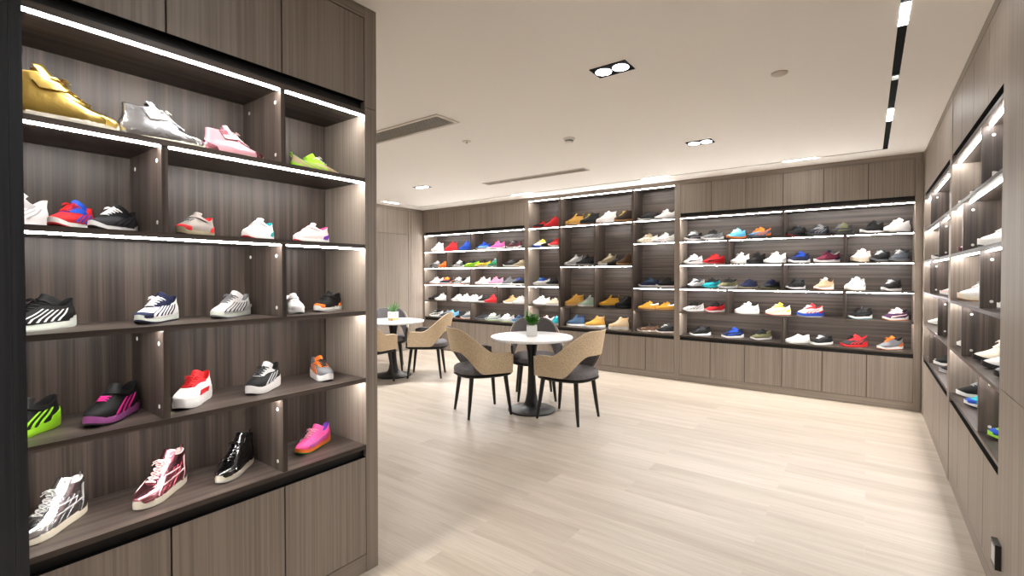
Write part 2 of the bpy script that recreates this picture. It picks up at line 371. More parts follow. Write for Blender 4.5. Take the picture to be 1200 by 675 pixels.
# ------------------------------------------------------------------ chairs
TWEED = tweed('beige_tweed', srgb(168,147,120), srgb(214,194,164)); GREYF = tweed('grey_felt', srgb(78,75,76), srgb(116,112,112))
LEGM = plain('black_leg_metal', srgb(20,20,20), .4)
def sm(t): t = max(0, min(1, t)); return t*t*(3-2*t)
def shell_pt(s, v, inset):
    a, yb, yf = .275 - inset, -.05, .205
    q = abs(s); sg = 1 if s >= 0 else -1
    if q < .55:
        ph = q/.55*math.pi/2; x = a*math.sin(ph); y = yb - (.235 - inset)*math.cos(ph); w = math.cos(ph)
    else: x = a; y = yb + (yf-yb)*(q-.55)/.45; w = 0
    top = .62 + .235*sm((.66-q)/.50) - .018*sm((q-.88)/.12)
    bot = .425 + .205*sm((.50-q)/.34)
    z = bot + (top-bot)*v
    y -= .075*w*max(0, z-.45)/.4; x *= 1 + .05*max(0, z-.43)/.2*(1 if q > .3 else q/.3)
    return (sg*x, y, z)
def chair_proto():
    t = empty('armchair', (0,0,0))
    NS, NV = 56, 10
    grid = lambda ins: [[shell_pt(-1+2*i/NS, j/NV, ins) for j in range(NV+1)] for i in range(NS+1)]
    o, n = grid(0), grid(.030)
    def surf(mb, g): mb.rings(g, False, False, True, False)
    rim = []; mo = MB(); surf(mo, o)
    for A, Bq in (([r[0] for r in o], [r[0] for r in n]), ([r[-1] for r in o], [r[-1] for r in n]), (o[0], n[0]), (o[-1], n[-1])):
        mid = [tuple((p[k]*.75+q[k]*.25) + (0,0,.004 if A is not o[0] and A[0][2] > .6 else 0)[k] for k in range(3)) for p, q in zip(A, Bq)]
        mo.rings([A, mid], False, False, True, False); rim.append([mid, Bq])
    mo.build('back_shell', TWEED, t)
    mi = MB(); surf(mi, n)
    for q in rim: mi.rings(q, False, False, True, False)
    mi.build('inner_upholstery', GREYF, t)
    def sup(hx, hy, z, n=40, p=2.7, cy=0): 
        return [(hx*math.copysign(abs(math.cos(2*math.pi*k/n))**(2/p), math.cos(2*math.pi*k/n)), cy+hy*math.copysign(abs(math.sin(2*math.pi*k/n))**(2/p), math.sin(2*math.pi*k/n)), z) for k in range(n)]
    MB().rings([sup(.222,.255,.4055), sup(.238,.272,.415), sup(.242,.276,.44), sup(.238,.27,.462), sup(.215,.25,.477), sup(.15,.18,.484), sup(.06,.08,.486)]).build('seat', GREYF, t)
    MB().rings([sup(.25,.262,.388), sup(.262,.274,.392), sup(.262,.274,.4045), sup(.25,.262,.405)]).build('seat_frame', LEGM, t)
    for sx in (-1, 1):
        for sy in (-1, 1):
            MB().tube([(sx*.165, sy*.175, .389), (sx*.19, sy*.205, .12), (sx*.202, sy*.22, 0)], [.022, .017, .012], 12).build('leg', LEGM, t)
    return t
ch = chair_proto()
for i, (x, y, fx, fy, label) in enumerate((
    (-3.062, 3.622, .47, .88, 'beige-backed armchair at the leafy-plant table, nearest the freestanding unit'),
    (-2.284, 3.966, -1, .0, 'beige-backed armchair at the leafy-plant table on the open floor side'),
    (-2.97, 4.43, .62, -.785, 'armchair behind the leafy-plant table showing its grey inside'),
    (-4.78, 4.49, -.8, -.6, 'beige-backed armchair at the spiky-plant table, toward the low corner unit'),
    (-5.033, 3.75, -.1, .995, 'armchair at the spiky-plant table half hidden by the freestanding unit'),
    (-5.60, 4.50, .75, -.66, 'armchair behind the spiky-plant table showing its grey inside'))):
    c = ch if i == 0 else copy_tree(ch)
    c.location = (x, y, 0); c.rotation_euler = (0, 0, math.atan2(-fx, fy)); tag(c, label, 'chair', 'armchairs around the round tables')
# ------------------------------------------------------------------ plants
WHITEC = plain('white_ceramic', srgb(240,240,238), .25); SOIL = plain('soil', srgb(52,40,30), .95, bump=.6, bscale=200)
GOLDB = plain('gold_band', srgb(205,180,130), .35, .6); MARK = plain('grey_print', srgb(150,150,150), .6)
def leaf(mb, base, d, L, W, curl, up=Vector((0,0,1))):
    d = Vector(d).normalized(); side = d.cross(up)
    side = side.normalized() if side.length > .05 else Vector((1,0,0)); nrm = side.cross(d)
    rows = []
    for k in range(6):
        t = k/5; w = W*math.sin(math.pi*min(.97, .12 + t*.86))**.8
        c = Vector(base) + d*L*t - nrm*curl*L*t*t*1.0
        rows.append([c - side*w + nrm*w*.35, c, c + side*w + nrm*w*.35])
    mb.rings(rows, False, False, True, False)
p = empty('potted_plant', (-2.705, 3.967, .7471)); tag(p, 'bushy green plant in a white square pot on the nearer round table', 'potted plant')
h = .052; mb = MB()
mb.rings([[(-a,-a,z),(a,-a,z),(a,a,z),(-a,a,z)] for a, z in ((.046,0),(h,.006),(h,.108),(h-.005,.110),(h-.006,.095),(h-.006,.094))], True, False, False)
mb.build('pot', WHITEC, p).rotation_euler = (0, 0, .62)
so = MB().box(-.0455,.0455,-.0455,.0455,.085,.097).build('soil', SOIL, p); so.rotation_euler = (0, 0, .62)
GREEN = plain('leaf_green', srgb(76,150,44), .45, bscale=60)
mb = MB(); st = MB()
for k in range(17):
    a = random.random()*6.28; r = random.random()**.5*.038; top = Vector((math.cos(a)*r*1.8, math.sin(a)*r*1.8, .15+random.random()*.10))
    st.tube([(math.cos(a)*r*.5, math.sin(a)*r*.5, .09), (math.cos(a)*r, math.sin(a)*r, .13), top], .0022, 5)
    for q in range(15):
        tt = .3 + .7*q/14; c = Vector((math.cos(a)*r, math.sin(a)*r, .11)).lerp(top, tt); b = random.random()*6.28
        leaf(mb, c, (math.cos(b), math.sin(b), .25+random.random()*.9), .030+random.random()*.016, .0105+random.random()*.005, .35)
mb.build('foliage', GREEN, p); st.build('stem', GREEN, p)
p = empty('potted_plant', (-5.14, 4.215, .7471)); tag(p, 'spiky succulent in a white pot with gold base on the farther table', 'potted plant')
h = .05
MB().rings([[(-a,-a,z),(a,-a,z),(a,a,z),(-a,a,z)] for a, z in ((h,.034),(h,.118),(h-.005,.120),(h-.006,.105))], True, False, False).build('pot', WHITEC, p)
MB().box(-h,h,-h,h,0,.0338).build('pot_base', GOLDB, p)
mk = MB()
for k, w in enumerate((.03, .05, .022)):
    mk.box(-w/2-.005, w/2-.005, -h-.0006, -h-.0001, .092-k*.018, .098-k*.018).box(h+.0001, h+.0006, -w/2, w/2, .092-k*.018, .098-k*.018)
mk.build('print', MARK, p)
MB().box(-.043,.043,-.043,.043,.09,.107).build('soil', SOIL, p)
AL = plain('aloe_green', srgb(84,128,72), .45, bscale=80)
for k in range(15):
    a = k*2.4; tilt = .15 + .75*(k/15); d = Vector((math.cos(a)*math.sin(tilt), math.sin(a)*math.sin(tilt), math.cos(tilt))); L_ = .13 + .05*random.random()
    b0 = Vector((math.cos(a)*.012, math.sin(a)*.012, .104)); pts = [b0 + d*L_*t + Vector((0,0,-.02*t*t*tilt)) for t in (0,.3,.6,.85,1)]
    MB().tube(pts, [.0085,.009,.0066,.003,.0006], 7).build('leaf', AL, p)
SHOES = [('BL', 'the low corner shelf unit', 'top shelf', 1.8,
  [(-6.465, 6.35, 190, 0.285, 'H', 'te', 'white/white/white/lgrey/white/white', 'white high-top sneaker'), (-6.111, 6.35, 190, 0.285, 'H', 'te', 'red/red/red/gum/red/red', 'red high-top sneaker'),
   (-5.753, 6.35, 190, 0.285, 'H', 'te', 'blue/blue/blue/navy/blue/navy', 'royal blue high-top sneaker'), (-5.35, 6.35, 190, 0.285, 'R', 'w', 'blue/lblue/white/lgrey/black/black', 'blue running shoe with a white sole'),
   (-5.032, 6.35, 190, 0.285, 'K', 'h', 'hotpink/hotpink/palepink/pink/hotpink/pink', 'bright pink knit sneaker'),
   (-4.685, 6.35, 190, 0.285, 'R', 'se', 'maroon/black/white/lgrey/white/black', 'dark maroon runner with a white sole')]),
 ('BL', 'the low corner shelf unit', 'second shelf', 1.498,
  [(-6.49, 6.35, 206, 0.285, 'R', 'se', 'dgrey/lgrey/grey/black/grey/black', 'dark grey runner'),
   (-6.241, 6.35, 207, 0.285, 'R', 'h', 'orange/dgrey/orange/lgrey/orange/black', 'bright orange runner half hidden by a divider'),
   (-5.921, 6.35, 190, 0.285, 'R', 'swe', 'black/white/white/lgrey/grey/black', 'black runner with white and grey side bands'),
   (-5.605, 6.35, 205, 0.285, 'R', 'she', 'lime/black/lime/black/black/black', 'lime green runner with black bands'),
   (-5.345, 6.35, 206, 0.285, 'R', 'se', 'yellow/black/white/orange/black/black', 'yellow and black runner over an orange sole'),
   (-5.067, 6.35, 204, 0.285, 'H', 'te', 'green/teal/lgrey/lime/white/teal', 'green and teal mid-top against the divider'),
   (-4.743, 6.35, 211, 0.285, 'R', 'e', 'black/dgrey/white/lgrey/grey/black', 'black low sneaker with a pale sole'),
   (-4.531, 6.35, 212, 0.285, 'S', 'h', 'khaki/olive/beige/beige/beige/olive', 'khaki low casual shoe')]),
 ('BL', 'the low corner shelf unit', 'middle shelf', 1.195,
  [(-6.493, 6.35, 205, 0.285, 'K', 'h', 'white/lgrey/white/orange/white/lgrey', 'white runner at the corner end'),
   (-6.232, 6.35, 206, 0.285, 'R', 'he', 'navy/orange/white/orange/orange/navy', 'navy runner with an orange collar'),
   (-5.938, 6.35, 206, 0.285, 'R', 'se', 'black/white/white/orange/white/black', 'black and white runner'),
   (-5.686, 6.35, 207, 0.285, 'K', 'h', 'white/palegrey/lgrey/orange/white/white', 'white knit shoe cut off by the divider'),
   (-5.356, 6.35, 202, 0.285, 'K', 'h', 'palepink/palepink/white/white/palepink/palepink', 'pale blush knit sneaker'), (-5.078, 6.35, 202, 0.285, 'K', 'h', 'pink/pink/white/white/pink/pink', 'rose pink knit sneaker'),
   (-4.785, 6.35, 210, 0.285, 'K', 'h', 'grey/grey/white/lgrey/grey/grey', 'mid grey knit sneaker'), (-4.566, 6.35, 211, 0.285, 'R', 'he', 'black/navy/white/lgrey/blue/blue', 'black runner with a blue tongue')]),
 ('BL', 'the low corner shelf unit', 'fourth shelf', 0.89,
  [(-6.508, 6.35, 220, 0.285, 'S', 't', 'black/black/black/black/black/black', 'all black low shoe'),
   (-6.337, 6.35, 221, 0.285, 'K', 'h', 'white/lgrey/white/white/white/white', 'white slip-on sneaker leaning by the divider'),
   (-5.93, 6.35, 207, 0.285, 'R', 'sw', 'lgrey/white/white/white/white/white', 'light grey and white runner'), (-5.748, 6.35, 211, 0.285, 'K', 'h', 'white/white/white/white/white/white', 'plain white knit sneaker'),
   (-5.542, 6.35, 212, 0.285, 'R', 'eh', 'white/palegrey/white/palegreen/white/white', 'white runner with a pale green sole'),
   (-5.302, 6.35, 222, 0.285, 'R', 'se', 'black/dgrey/white/palegreen/black/black', 'black runner with a pale green sole'), (-5.139, 6.35, 224, 0.285, 'K', 'h', 'red/red/red/maroon/red/red', 'vivid red knit sneaker'),
   (-4.732, 6.35, 215, 0.285, 'K', 'h', 'tan/tan/white/beige/tan/tan', 'tan knit sneaker'), (-4.539, 6.35, 216, 0.285, 'R', 'eh', 'white/lgrey/white/lgrey/white/white', 'white and silver grey runner')]),
 ('BL', 'the low corner shelf unit', 'bottom shelf', 0.585,
  [(-6.495, 6.35, 205, 0.285, 'R', 'swe', 'palegrey/black/white/lgrey/white/black', 'pale grey runner with black side bands'),
   (-6.229, 6.35, 228, 0.285, 'R', 'e', 'dgrey/grey/lgrey/black/black/black', 'charcoal runner squeezed in the middle'),
   (-6.103, 6.35, 228, 0.285, 'K', 'h', 'lblue/cyan/palegrey/white/lblue/lblue', 'light blue knit sneaker'),
   (-5.819, 6.35, 228, 0.285, 'R', 'e', 'black/black/black/orange/black/black', 'black low runner against a grey one'),
   (-5.692, 6.35, 228, 0.285, 'R', 'he', 'grey/lgrey/white/orange/lgrey/grey', 'grey and silver runner by the divider'), (-5.358, 6.35, 205, 0.285, 'R', 'e', 'dgrey/black/grey/black/black/black', 'dark charcoal runner'),
   (-5.134, 6.35, 206, 0.285, 'R', 'we', 'grey/palegreen/lgrey/lime/white/black', 'sage grey runner with a lime heel'), (-4.842, 6.35, 204, 0.285, 'R', 'se', 'lgrey/white/lgrey/lime/white/grey', 'silver grey runner'),
   (-4.568, 6.35, 205, 0.285, 'R', 'he', 'steel/navy/lblue/white/steel/navy', 'steel blue runner')]),
 ('BM', 'the tall middle shelf unit', 'top shelf of its narrow column', 2.1,
  [(-4.14, 6.35, 206, 0.285, 'S', 'he', 'black/red/red/black/black/black', 'black and red low sneaker'), (-3.928, 6.35, 207, 0.285, 'H', 'te', 'red/red/red/red/red/red', 'all red mid-top sneaker')]),
 ('BM', 'the tall middle shelf unit', 'second shelf of its narrow column', 1.798,
  [(-4.143, 6.35, 209, 0.285, 'R', 'seh', 'white/yellow/blue/blue/lgrey/white', 'white runner with yellow heel and blue sole'),
   (-3.982, 6.35, 228, 0.285, 'R', 'e', 'black/dgrey/black/black/black/black', 'black runner between two bright ones'), (-3.859, 6.35, 228, 0.285, 'R', 'h', 'red/maroon/white/red/red/red', 'red runner')]),
 ('BM', 'the tall middle shelf unit', 'third shelf of its narrow column', 1.195,
  [(-4.139, 6.35, 204, 0.285, 'R', 'he', 'white/blue/white/lgrey/lblue/blue', 'white and blue runner'), (-3.912, 6.35, 205, 0.285, 'R', 'e', 'black/dgrey/white/white/black/black', 'black runner with a white sole')]),
 ('BM', 'the tall middle shelf unit', 'fourth shelf of its narrow column', 0.89,
  [(-4.139, 6.35, 203, 0.285, 'C', 'h', 'white/white/white/white/white/white', 'chunky white sneaker'), (-3.909, 6.35, 205, 0.285, 'S', 'h', 'beige/palegrey/white/white/beige/beige', 'pale beige sneaker')]),
 ('BM', 'the tall middle shelf unit', 'bottom shelf of its narrow column', 0.585,
  [(-4.062, 6.35, 212, 0.285, 'K', 'h', 'palepink/palepink/white/white/palepink/palepink', 'blush white sneaker behind the potted plant'),
   (-3.877, 6.35, 213, 0.285, 'K', 'h', 'teal/cyan/white/white/teal/teal', 'turquoise sneaker')]),
 ('BM', 'the tall middle shelf unit', 'top shelf of its wide column', 2.1,
  [(-3.549, 6.35, 203, 0.3, 'B', 'te', 'wheat/wheat/tan/gum/brown/dbrown', 'wheat yellow work boot'), (-3.29, 6.35, 205, 0.3, 'B', 'te', 'black/black/black/gum/yellow/black', 'black work boot with yellow laces'),
   (-3.025, 6.35, 206, 0.3, 'B', 'te', 'white/white/white/gum/white/white', 'white work boot on a gum sole'), (-2.746, 6.35, 204, 0.3, 'B', 'te', 'dbrown/brown/gum/dbrown/yellow/dbrown', 'dark brown work boot')]),
 ('BM', 'the tall middle shelf unit', 'second shelf of its wide column', 1.497,
  [(-3.561, 6.35, 211, 0.285, 'H', 'teh', 'lgrey/white/white/grey/dgrey/grey', 'light grey winter high-top'),
   (-3.368, 6.35, 212, 0.285, 'H', 'teh', 'dgrey/black/lgrey/dgrey/grey/orange', 'charcoal high-top with an orange lining'),
   (-3.012, 6.35, 223, 0.285, 'H', 'te', 'khaki/beige/white/lgrey/brown/brown', 'khaki high-top shoe'),
   (-2.866, 6.35, 228, 0.285, 'S', 'te', 'black/dgrey/black/black/grey/black', 'black low hiking shoe between two browner ones'),
   (-2.729, 6.35, 228, 0.285, 'H', 'te', 'brown/brown/tan/tan/brown/brown', 'brown suede mid boot')]),
 ('BM', 'the tall middle shelf unit', 'fourth shelf of its wide column', 0.89,
  [(-3.549, 6.35, 204, 0.3, 'B', 'te', 'wheat/wheat/tan/tan/wheat/wheat', 'tan yellow ankle boot'), (-3.324, 6.35, 206, 0.285, 'H', 'te', 'palegreen/lgrey/white/beige/grey/grey', 'pale sage high-top'),
   (-2.981, 6.35, 206, 0.3, 'B', 'teh', 'mustard/mustard/dgrey/dgrey/dbrown/dbrown', 'mustard boot on a dark sole'), (-2.732, 6.35, 207, 0.3, 'B', 'te', 'black/dgrey/black/black/black/black', 'all black work boot')]),
 ('BM', 'the tall middle shelf unit', 'bottom shelf of its wide column', 0.585,
  [(-3.523, 6.35, 190, 0.3, 'B', 'te', 'denim/denim/white/lgrey/denim/navy', 'denim blue boot'), (-3.202, 6.35, 201, 0.3, 'B', 'te', 'wheat/mustard/white/lgrey/navy/tan', 'bright yellow boot with dark laces'),
   (-2.83, 6.35, 190, 0.3, 'B', 'te', 'sand/sand/lgrey/beige/dgrey/tan', 'sand coloured boot')]),
 ('BM', 'the tall middle shelf unit', 'top shelf of its column beside the end unit', 2.1,
  [(-2.408, 6.35, 207, 0.285, 'R', 'e', 'black/dgrey/white/white/black/black', 'black low runner with a white sole'),
   (-2.17, 6.35, 209, 0.285, 'K', 'h', 'white/white/white/lgrey/white/white', 'white sock-style trainer')]),
 ('BM', 'the tall middle shelf unit', 'second shelf of its column beside the end unit', 1.798,
  [(-2.412, 6.35, 209, 0.285, 'R', 'se', 'cream/khaki/cream/beige/beige/beige', 'cream and khaki camouflage runner'),
   (-2.187, 6.35, 210, 0.285, 'R', 'swe', 'white/palegrey/white/white/grey/grey', 'white and grey camouflage runner')]),
 ('BM', 'the tall middle shelf unit', 'third shelf of its column beside the end unit', 1.195,
  [(-2.392, 6.35, 205, 0.285, 'R', 'e', 'navy/denim/white/lgrey/navy/navy', 'dark navy walking shoe'), (-2.145, 6.35, 207, 0.285, 'R', 'e', 'black/black/white/white/black/black', 'black walking shoe')]),
 ('BM', 'the tall middle shelf unit', 'fourth shelf of its column beside the end unit', 0.89,
  [(-2.397, 6.35, 207, 0.285, 'S', 'c', 'mustard/white/gum/brown/mustard/white', 'mustard white-collared shoe beside the upright'),
   (-2.159, 6.35, 209, 0.285, 'S', 'c', 'mustard/white/gum/brown/mustard/white', 'mustard white-collared shoe by the side panel')]),
 ('BM', 'the tall middle shelf unit', 'bottom shelf of its column beside the end unit', 0.585,
  [(-2.406, 6.35, 201, 0.285, 'S', 'e', 'brown/dbrown/white/gum/dbrown/dbrown', 'brown leather shoe on a white sole'),
   (-2.148, 6.35, 202, 0.285, 'R', 'we', 'black/dgrey/white/gum/white/black', 'black shoe with a white sole')]),
 ('BR', 'the wide shelf unit at the end wall', 'top shelf', 1.8,
  [(-1.806, 6.35, 236, 0.285, 'R', 'we', 'black/grey/white/white/white/black', 'black low runner with white edging'), (-1.575, 6.35, 214, 0.285, 'R', 'se', 'grey/black/white/lgrey/black/black', 'grey and black runner'),
   (-1.295, 6.35, 234, 0.285, 'R', 'we', 'cyan/lblue/orange/gum/white/cyan', 'sky blue runner on an orange sole'),
   (-1.044, 6.35, 216, 0.285, 'R', 'seh', 'steel/orange/dgrey/dgrey/orange/orange', 'blue grey runner with orange collar'),
   (-0.661, 6.35, 236, 0.285, 'R', 'e', 'black/dgrey/black/red/black/black', 'black runner with a red edged sole'), (-0.456, 6.35, 222, 0.285, 'R', 'se', 'ink/grey/dgrey/black/dgrey/black', 'blue black runner'),
   (-0.23, 6.35, 226, 0.285, 'R', 'we', 'dgrey/olive/dgrey/black/grey/dgrey', 'dark grey green runner'), (0.035, 6.35, 226, 0.285, 'K', 'h', 'black/black/white/white/black/black', 'black knit runner with a white sole'),
   (0.244, 6.35, 222, 0.285, 'C', 'h', 'white/white/white/white/white/white', 'chunky white sneaker')]),
 ('BR', 'the wide shelf unit at the end wall', 'second shelf', 1.498,
  [(-1.809, 6.35, 230, 0.285, 'R', 'w', 'white/black/white/lgrey/white/white', 'white runner with a small black mark'), (-1.555, 6.35, 218, 0.285, 'R', 'w', 'red/black/red/white/red/red', 'red runner with a black mark'),
   (-1.249, 6.35, 236, 0.285, 'K', 'h', 'white/white/white/white/white/white', 'white knit trainer by the divider'), (-1.072, 6.35, 236, 0.285, 'K', 'h', 'black/black/black/black/black/black', 'all black knit trainer'),
   (-0.874, 6.35, 224, 0.285, 'K', 'h', 'white/lgrey/white/white/white/white', 'white knit trainer between black and navy shoes'),
   (-0.63, 6.35, 228, 0.285, 'R', 'e', 'navy/blue/white/white/navy/navy', 'navy runner with a white sole'), (-0.363, 6.35, 216, 0.285, 'K', 'h', 'maroon/navy/white/white/maroon/lgrey', 'maroon and navy knit runner'),
   (-0.057, 6.35, 236, 0.285, 'C', 'h', 'palepink/sand/beige/beige/palepink/palepink', 'blush beige sneaker'),
   (0.109, 6.35, 236, 0.285, 'R', 'e', 'black/dgrey/grey/black/lgrey/black', 'black trainer with a pale tongue'), (0.265, 6.35, 236, 0.285, 'K', 'h', 'steelgrey/dgrey/grey/grey/lgrey/dgrey', 'slate grey trainer')]),
 ('BR', 'the wide shelf unit at the end wall', 'middle shelf', 1.195,
  [(-1.771, 6.35, 236, 0.285, 'R', 'se', 'palegrey/dgrey/dgrey/dgrey/white/grey', 'pale grey runner'), (-1.585, 6.35, 236, 0.285, 'R', 'se', 'teal/black/teal/black/black/black', 'teal runner with black bands'),
   (-1.389, 6.35, 232, 0.285, 'R', 'se', 'olive/black/lgrey/white/black/black', 'olive brown runner'), (-1.158, 6.35, 236, 0.285, 'S', 'e', 'navy/navy/khaki/khaki/navy/navy', 'navy shoe on a tan sole'),
   (-0.918, 6.35, 236, 0.285, 'S', 'e', 'ink/navy/olive/olive/navy/dgrey', 'blue black shoe on an olive sole'),
   (-0.661, 6.35, 236, 0.285, 'R', 'te', 'black/dgrey/white/black/black/black', 'black hiking runner with a white toe'),
   (-0.388, 6.35, 236, 0.285, 'K', 'h', 'sand/cream/white/orange/beige/brown', 'sand trainer with an orange heel'), (-0.105, 6.35, 236, 0.285, 'C', 'h', 'white/lgrey/white/beige/white/palegrey', 'bulky white trainer'),
   (0.202, 6.35, 236, 0.285, 'R', 'eh', 'black/dgrey/white/white/lgrey/black', 'black trainer with a white sole')]),
 ('BR', 'the wide shelf unit at the end wall', 'fourth shelf', 0.89,
  [(-1.799, 6.35, 222, 0.285, 'R', 'se', 'palegrey/black/white/dgrey/black/black', 'pale grey and black striped runner'), (-1.54, 6.35, 228, 0.285, 'R', 'se', 'red/black/white/red/black/black', 'red and black runner'),
   (-1.169, 6.35, 212, 0.285, 'C', 'sh', 'white/lgrey/white/white/white/dgrey', 'white dad sneaker next to the divider'),
   (-0.835, 6.35, 214, 0.285, 'C', 'seh', 'cream/yellow/cream/red/beige/navy', 'cream chunky sneaker with yellow heel'),
   (-0.515, 6.35, 212, 0.285, 'C', 'seh', 'palegrey/red/blue/white/white/red', 'white chunky sneaker with red and blue trim'),
   (-0.058, 6.35, 226, 0.285, 'R', 'we', 'black/dgrey/white/teal/black/black', 'black runner on a teal sole'),
   (0.237, 6.35, 222, 0.285, 'R', 'we', 'plum/palepink/white/orange/palepink/black', 'dark plum runner on an orange sole')]),
 ('BR', 'the wide shelf unit at the end wall', 'bottom shelf', 0.585,
  [(-1.715, 6.35, 222, 0.285, 'R', 'e', 'black/dgrey/white/lgrey/black/black', 'black low runner'), (-1.329, 6.35, 222, 0.285, 'R', 'we', 'navy/blue/white/lgrey/navy/navy', 'navy blue runner'),
   (-1.013, 6.35, 228, 0.285, 'R', 'e', 'olive/black/white/black/dgrey/khaki', 'dark olive camouflage runner'), (-0.637, 6.35, 218, 0.285, 'S', '', 'white/white/white/white/white/white', 'plain white low slip-on'),
   (-0.404, 6.35, 228, 0.285, 'S', 'e', 'black/dgrey/white/white/white/black', 'black low shoe with a white badge'),
   (-0.112, 6.35, 216, 0.285, 'R', 'seh', 'dgrey/red/red/red/black/red', 'dark grey runner with red trim'),
   (0.196, 6.35, 222, 0.285, 'K', 'h', 'grey/orange/white/orange/orange/black', 'grey knit runner with orange toe and heel')]),
 ('RA', 'the side shelf unit nearest the corner', 'top shelf', 1.8, [(0.602, 5.665, 190, 0.28, 'R', 'se', 'navy/orange/blue/lime/white/green', 'navy runner with green and blue trim')]),
 ('RA', 'the side shelf unit nearest the corner', 'second shelf', 1.498, [(0.602, 5.771, 190, 0.28, 'R', 'e', 'black/dgrey/white/white/white/black', 'black shoe with a white toe')]),
 ('RA', 'the side shelf unit nearest the corner', 'middle shelf', 1.195, [(0.602, 5.111, 190, 0.28, 'K', 'h', 'palepink/white/white/lgrey/white/white', 'off white knit shoe')]),
 ('RA', 'the side shelf unit nearest the corner', 'fourth shelf', 0.89, [(0.602, 6.004, 190, 0.28, 'K', 'h', 'white/lgrey/white/dgrey/white/white', 'white knit shoe on a dark sole')]),
 ('RA', 'the side shelf unit nearest the corner', 'bottom shelf', 0.585,
  [(0.602, 5.499, 190, 0.28, 'R', 'e', 'black/dgrey/white/white/black/black', 'black shoe with a white sole'),
   (0.602, 5.084, 190, 0.28, 'R', 'e', 'black/grey/lgrey/white/black/black', 'second black shoe tucked behind the nearer post')]),
 ('RB', 'the side shelf unit beside the tall panel', 'top shelf', 1.8,
  [(0.602, 4.184, 190, 0.28, 'S', 'e', 'grey/black/white/white/grey/grey', 'grey shoe farthest from the panel'), (0.602, 3.754, 190, 0.28, 'S', 'e', 'dgrey/black/white/white/dgrey/black', 'dark grey shoe mid-way along'),
   (0.602, 3.153, 190, 0.28, 'R', 'e', 'black/dgrey/white/white/white/black', 'black shoe with white rim')]),
 ('RB', 'the side shelf unit beside the tall panel', 'second shelf', 1.498,
  [(0.602, 4.184, 190, 0.28, 'K', 'h', 'palepink/pink/maroon/maroon/palepink/pink', 'pale pink knit shoe on a dark sole'),
   (0.602, 3.506, 190, 0.28, 'C', 'h', 'white/palegrey/white/black/white/dgrey', 'bulky white shoe with black sole')]),
 ('RB', 'the side shelf unit beside the tall panel', 'middle shelf', 1.195,
  [(0.602, 4.184, 190, 0.28, 'C', 'h', 'white/white/cream/gum/white/white', 'big white sneaker on a cream sole'),
   (0.602, 3.009, 190, 0.28, 'R', 'te', 'palegrey/lgrey/white/grey/white/grey', 'pale grey shoe mostly hidden by the panel')]),
 ('RB', 'the side shelf unit beside the tall panel', 'fourth shelf', 0.89,
  [(0.602, 4.184, 190, 0.28, 'R', 'te', 'black/white/white/black/white/black', 'black and white shoe by the divider'),
   (0.602, 3.619, 190, 0.28, 'K', '', 'cream/cream/black/black/cream/cream', 'cream knit shoe with a black sole'),
   (0.602, 3.357, 190, 0.28, 'K', 'h', 'palegrey/white/black/black/white/grey', 'pale grey knit shoe with a black sole'),
   (0.602, 3.061, 190, 0.28, 'R', 'te', 'dgrey/grey/black/black/grey/black', 'dark grey shoe peeping past the panel')]),
 ('RB', 'the side shelf unit beside the tall panel', 'bottom shelf', 0.585,
  [(0.602, 4.184, 190, 0.28, 'R', 'se', 'black/dgrey/white/white/lgrey/black', 'black trainer with white sole'), (0.602, 3.87, 190, 0.28, 'R', 't', 'teal/blue/white/black/white/blue', 'turquoise shoe with a white sole'),
   (0.602, 3.172, 190, 0.28, 'R', 'te', 'lime/blue/lime/black/blue/blue', 'lime and blue shoe beside the panel')]),
 ('LU', 'the freestanding shelf unit', 'top shelf', 1.797,
  [(-1.939, 0.338, 86, 0.29, 'H', 'tehS', 'gold/gold/cream/cream/gold/gold', 'gold metallic high-top'),
   (-1.949, 0.605, 80, 0.25, 'H', 'tehS', 'silver/silver/cream/cream/white/black', 'silver metallic high-top with an ankle strap'),
   (-1.949, 0.834, 78, 0.21, 'H', 'tehS', 'rose/rosemet/cream/cream/palepink/rose', 'pink high-top with an ankle strap'),
   (-1.969, 1.181, 78, 0.21, 'R', 'she', 'sand/lime/white/lgrey/white/green', 'small sand and lime green runner')]),
 ('LU', 'the freestanding shelf unit', 'second shelf', 1.498,
  [(-1.959, 0.247, -50, 0.21, 'K', 'se', 'white/lgrey/white/black/white/white', 'white runner partly hidden at the frame'),
   (-1.969, 0.376, -38, 0.2, 'R', 'see', 'red/blue/white/red/red/red', 'red runner with a blue strap'), (-1.979, 0.48, -48, 0.2, 'R', 'see', 'dgrey/black/white/black/white/black', 'black and white speckled runner'),
   (-1.959, 0.71, -54, 0.18, 'V', 'th', 'warmgrey/red/khaki/khaki/grey/red', 'small grey and red child shoe with strap'),
   (-1.959, 0.932, -58, 0.18, 'V', 'h', 'white/teal/white/red/palegrey/teal', 'small white child shoe with teal trim'),
   (-1.959, 1.16, -80, 0.18, 'V', 'h', 'palepink/purple/white/red/palepink/hotpink', 'small pale pink child shoe with purple trim')]),
 ('LU', 'the freestanding shelf unit', 'middle shelf', 1.196,
  [(-1.979, 0.301, -52, 0.23, 'R', 'SS', 'black/white/clear/clear/black/black', 'black runner with white rib stripes'),
   (-1.989, 0.6, -46, 0.22, 'R', 'tSSe', 'white/navy/clear/navy/white/navy', 'white runner with a navy toe and tongue'),
   (-1.989, 0.842, -56, 0.22, 'R', 'SS', 'palegrey/dgrey/clear/grey/grey/grey', 'light grey runner with dark rib stripes'),
   (-1.979, 1.086, -13, 0.17, 'V', 't', 'white/palegrey/white/white/white/white', 'small white strap shoe facing out'),
   (-1.969, 1.245, -67, 0.18, 'V', 'th', 'black/orange/white/white/black/black', 'small black strap shoe on a white sole')]),
 ('LU', 'the freestanding shelf unit', 'fourth shelf', 0.89,
  [(-1.979, 0.265, -50, 0.22, 'V', 'sth', 'black/lime/lime/lime/black/black', 'black and lime green strap shoe'),
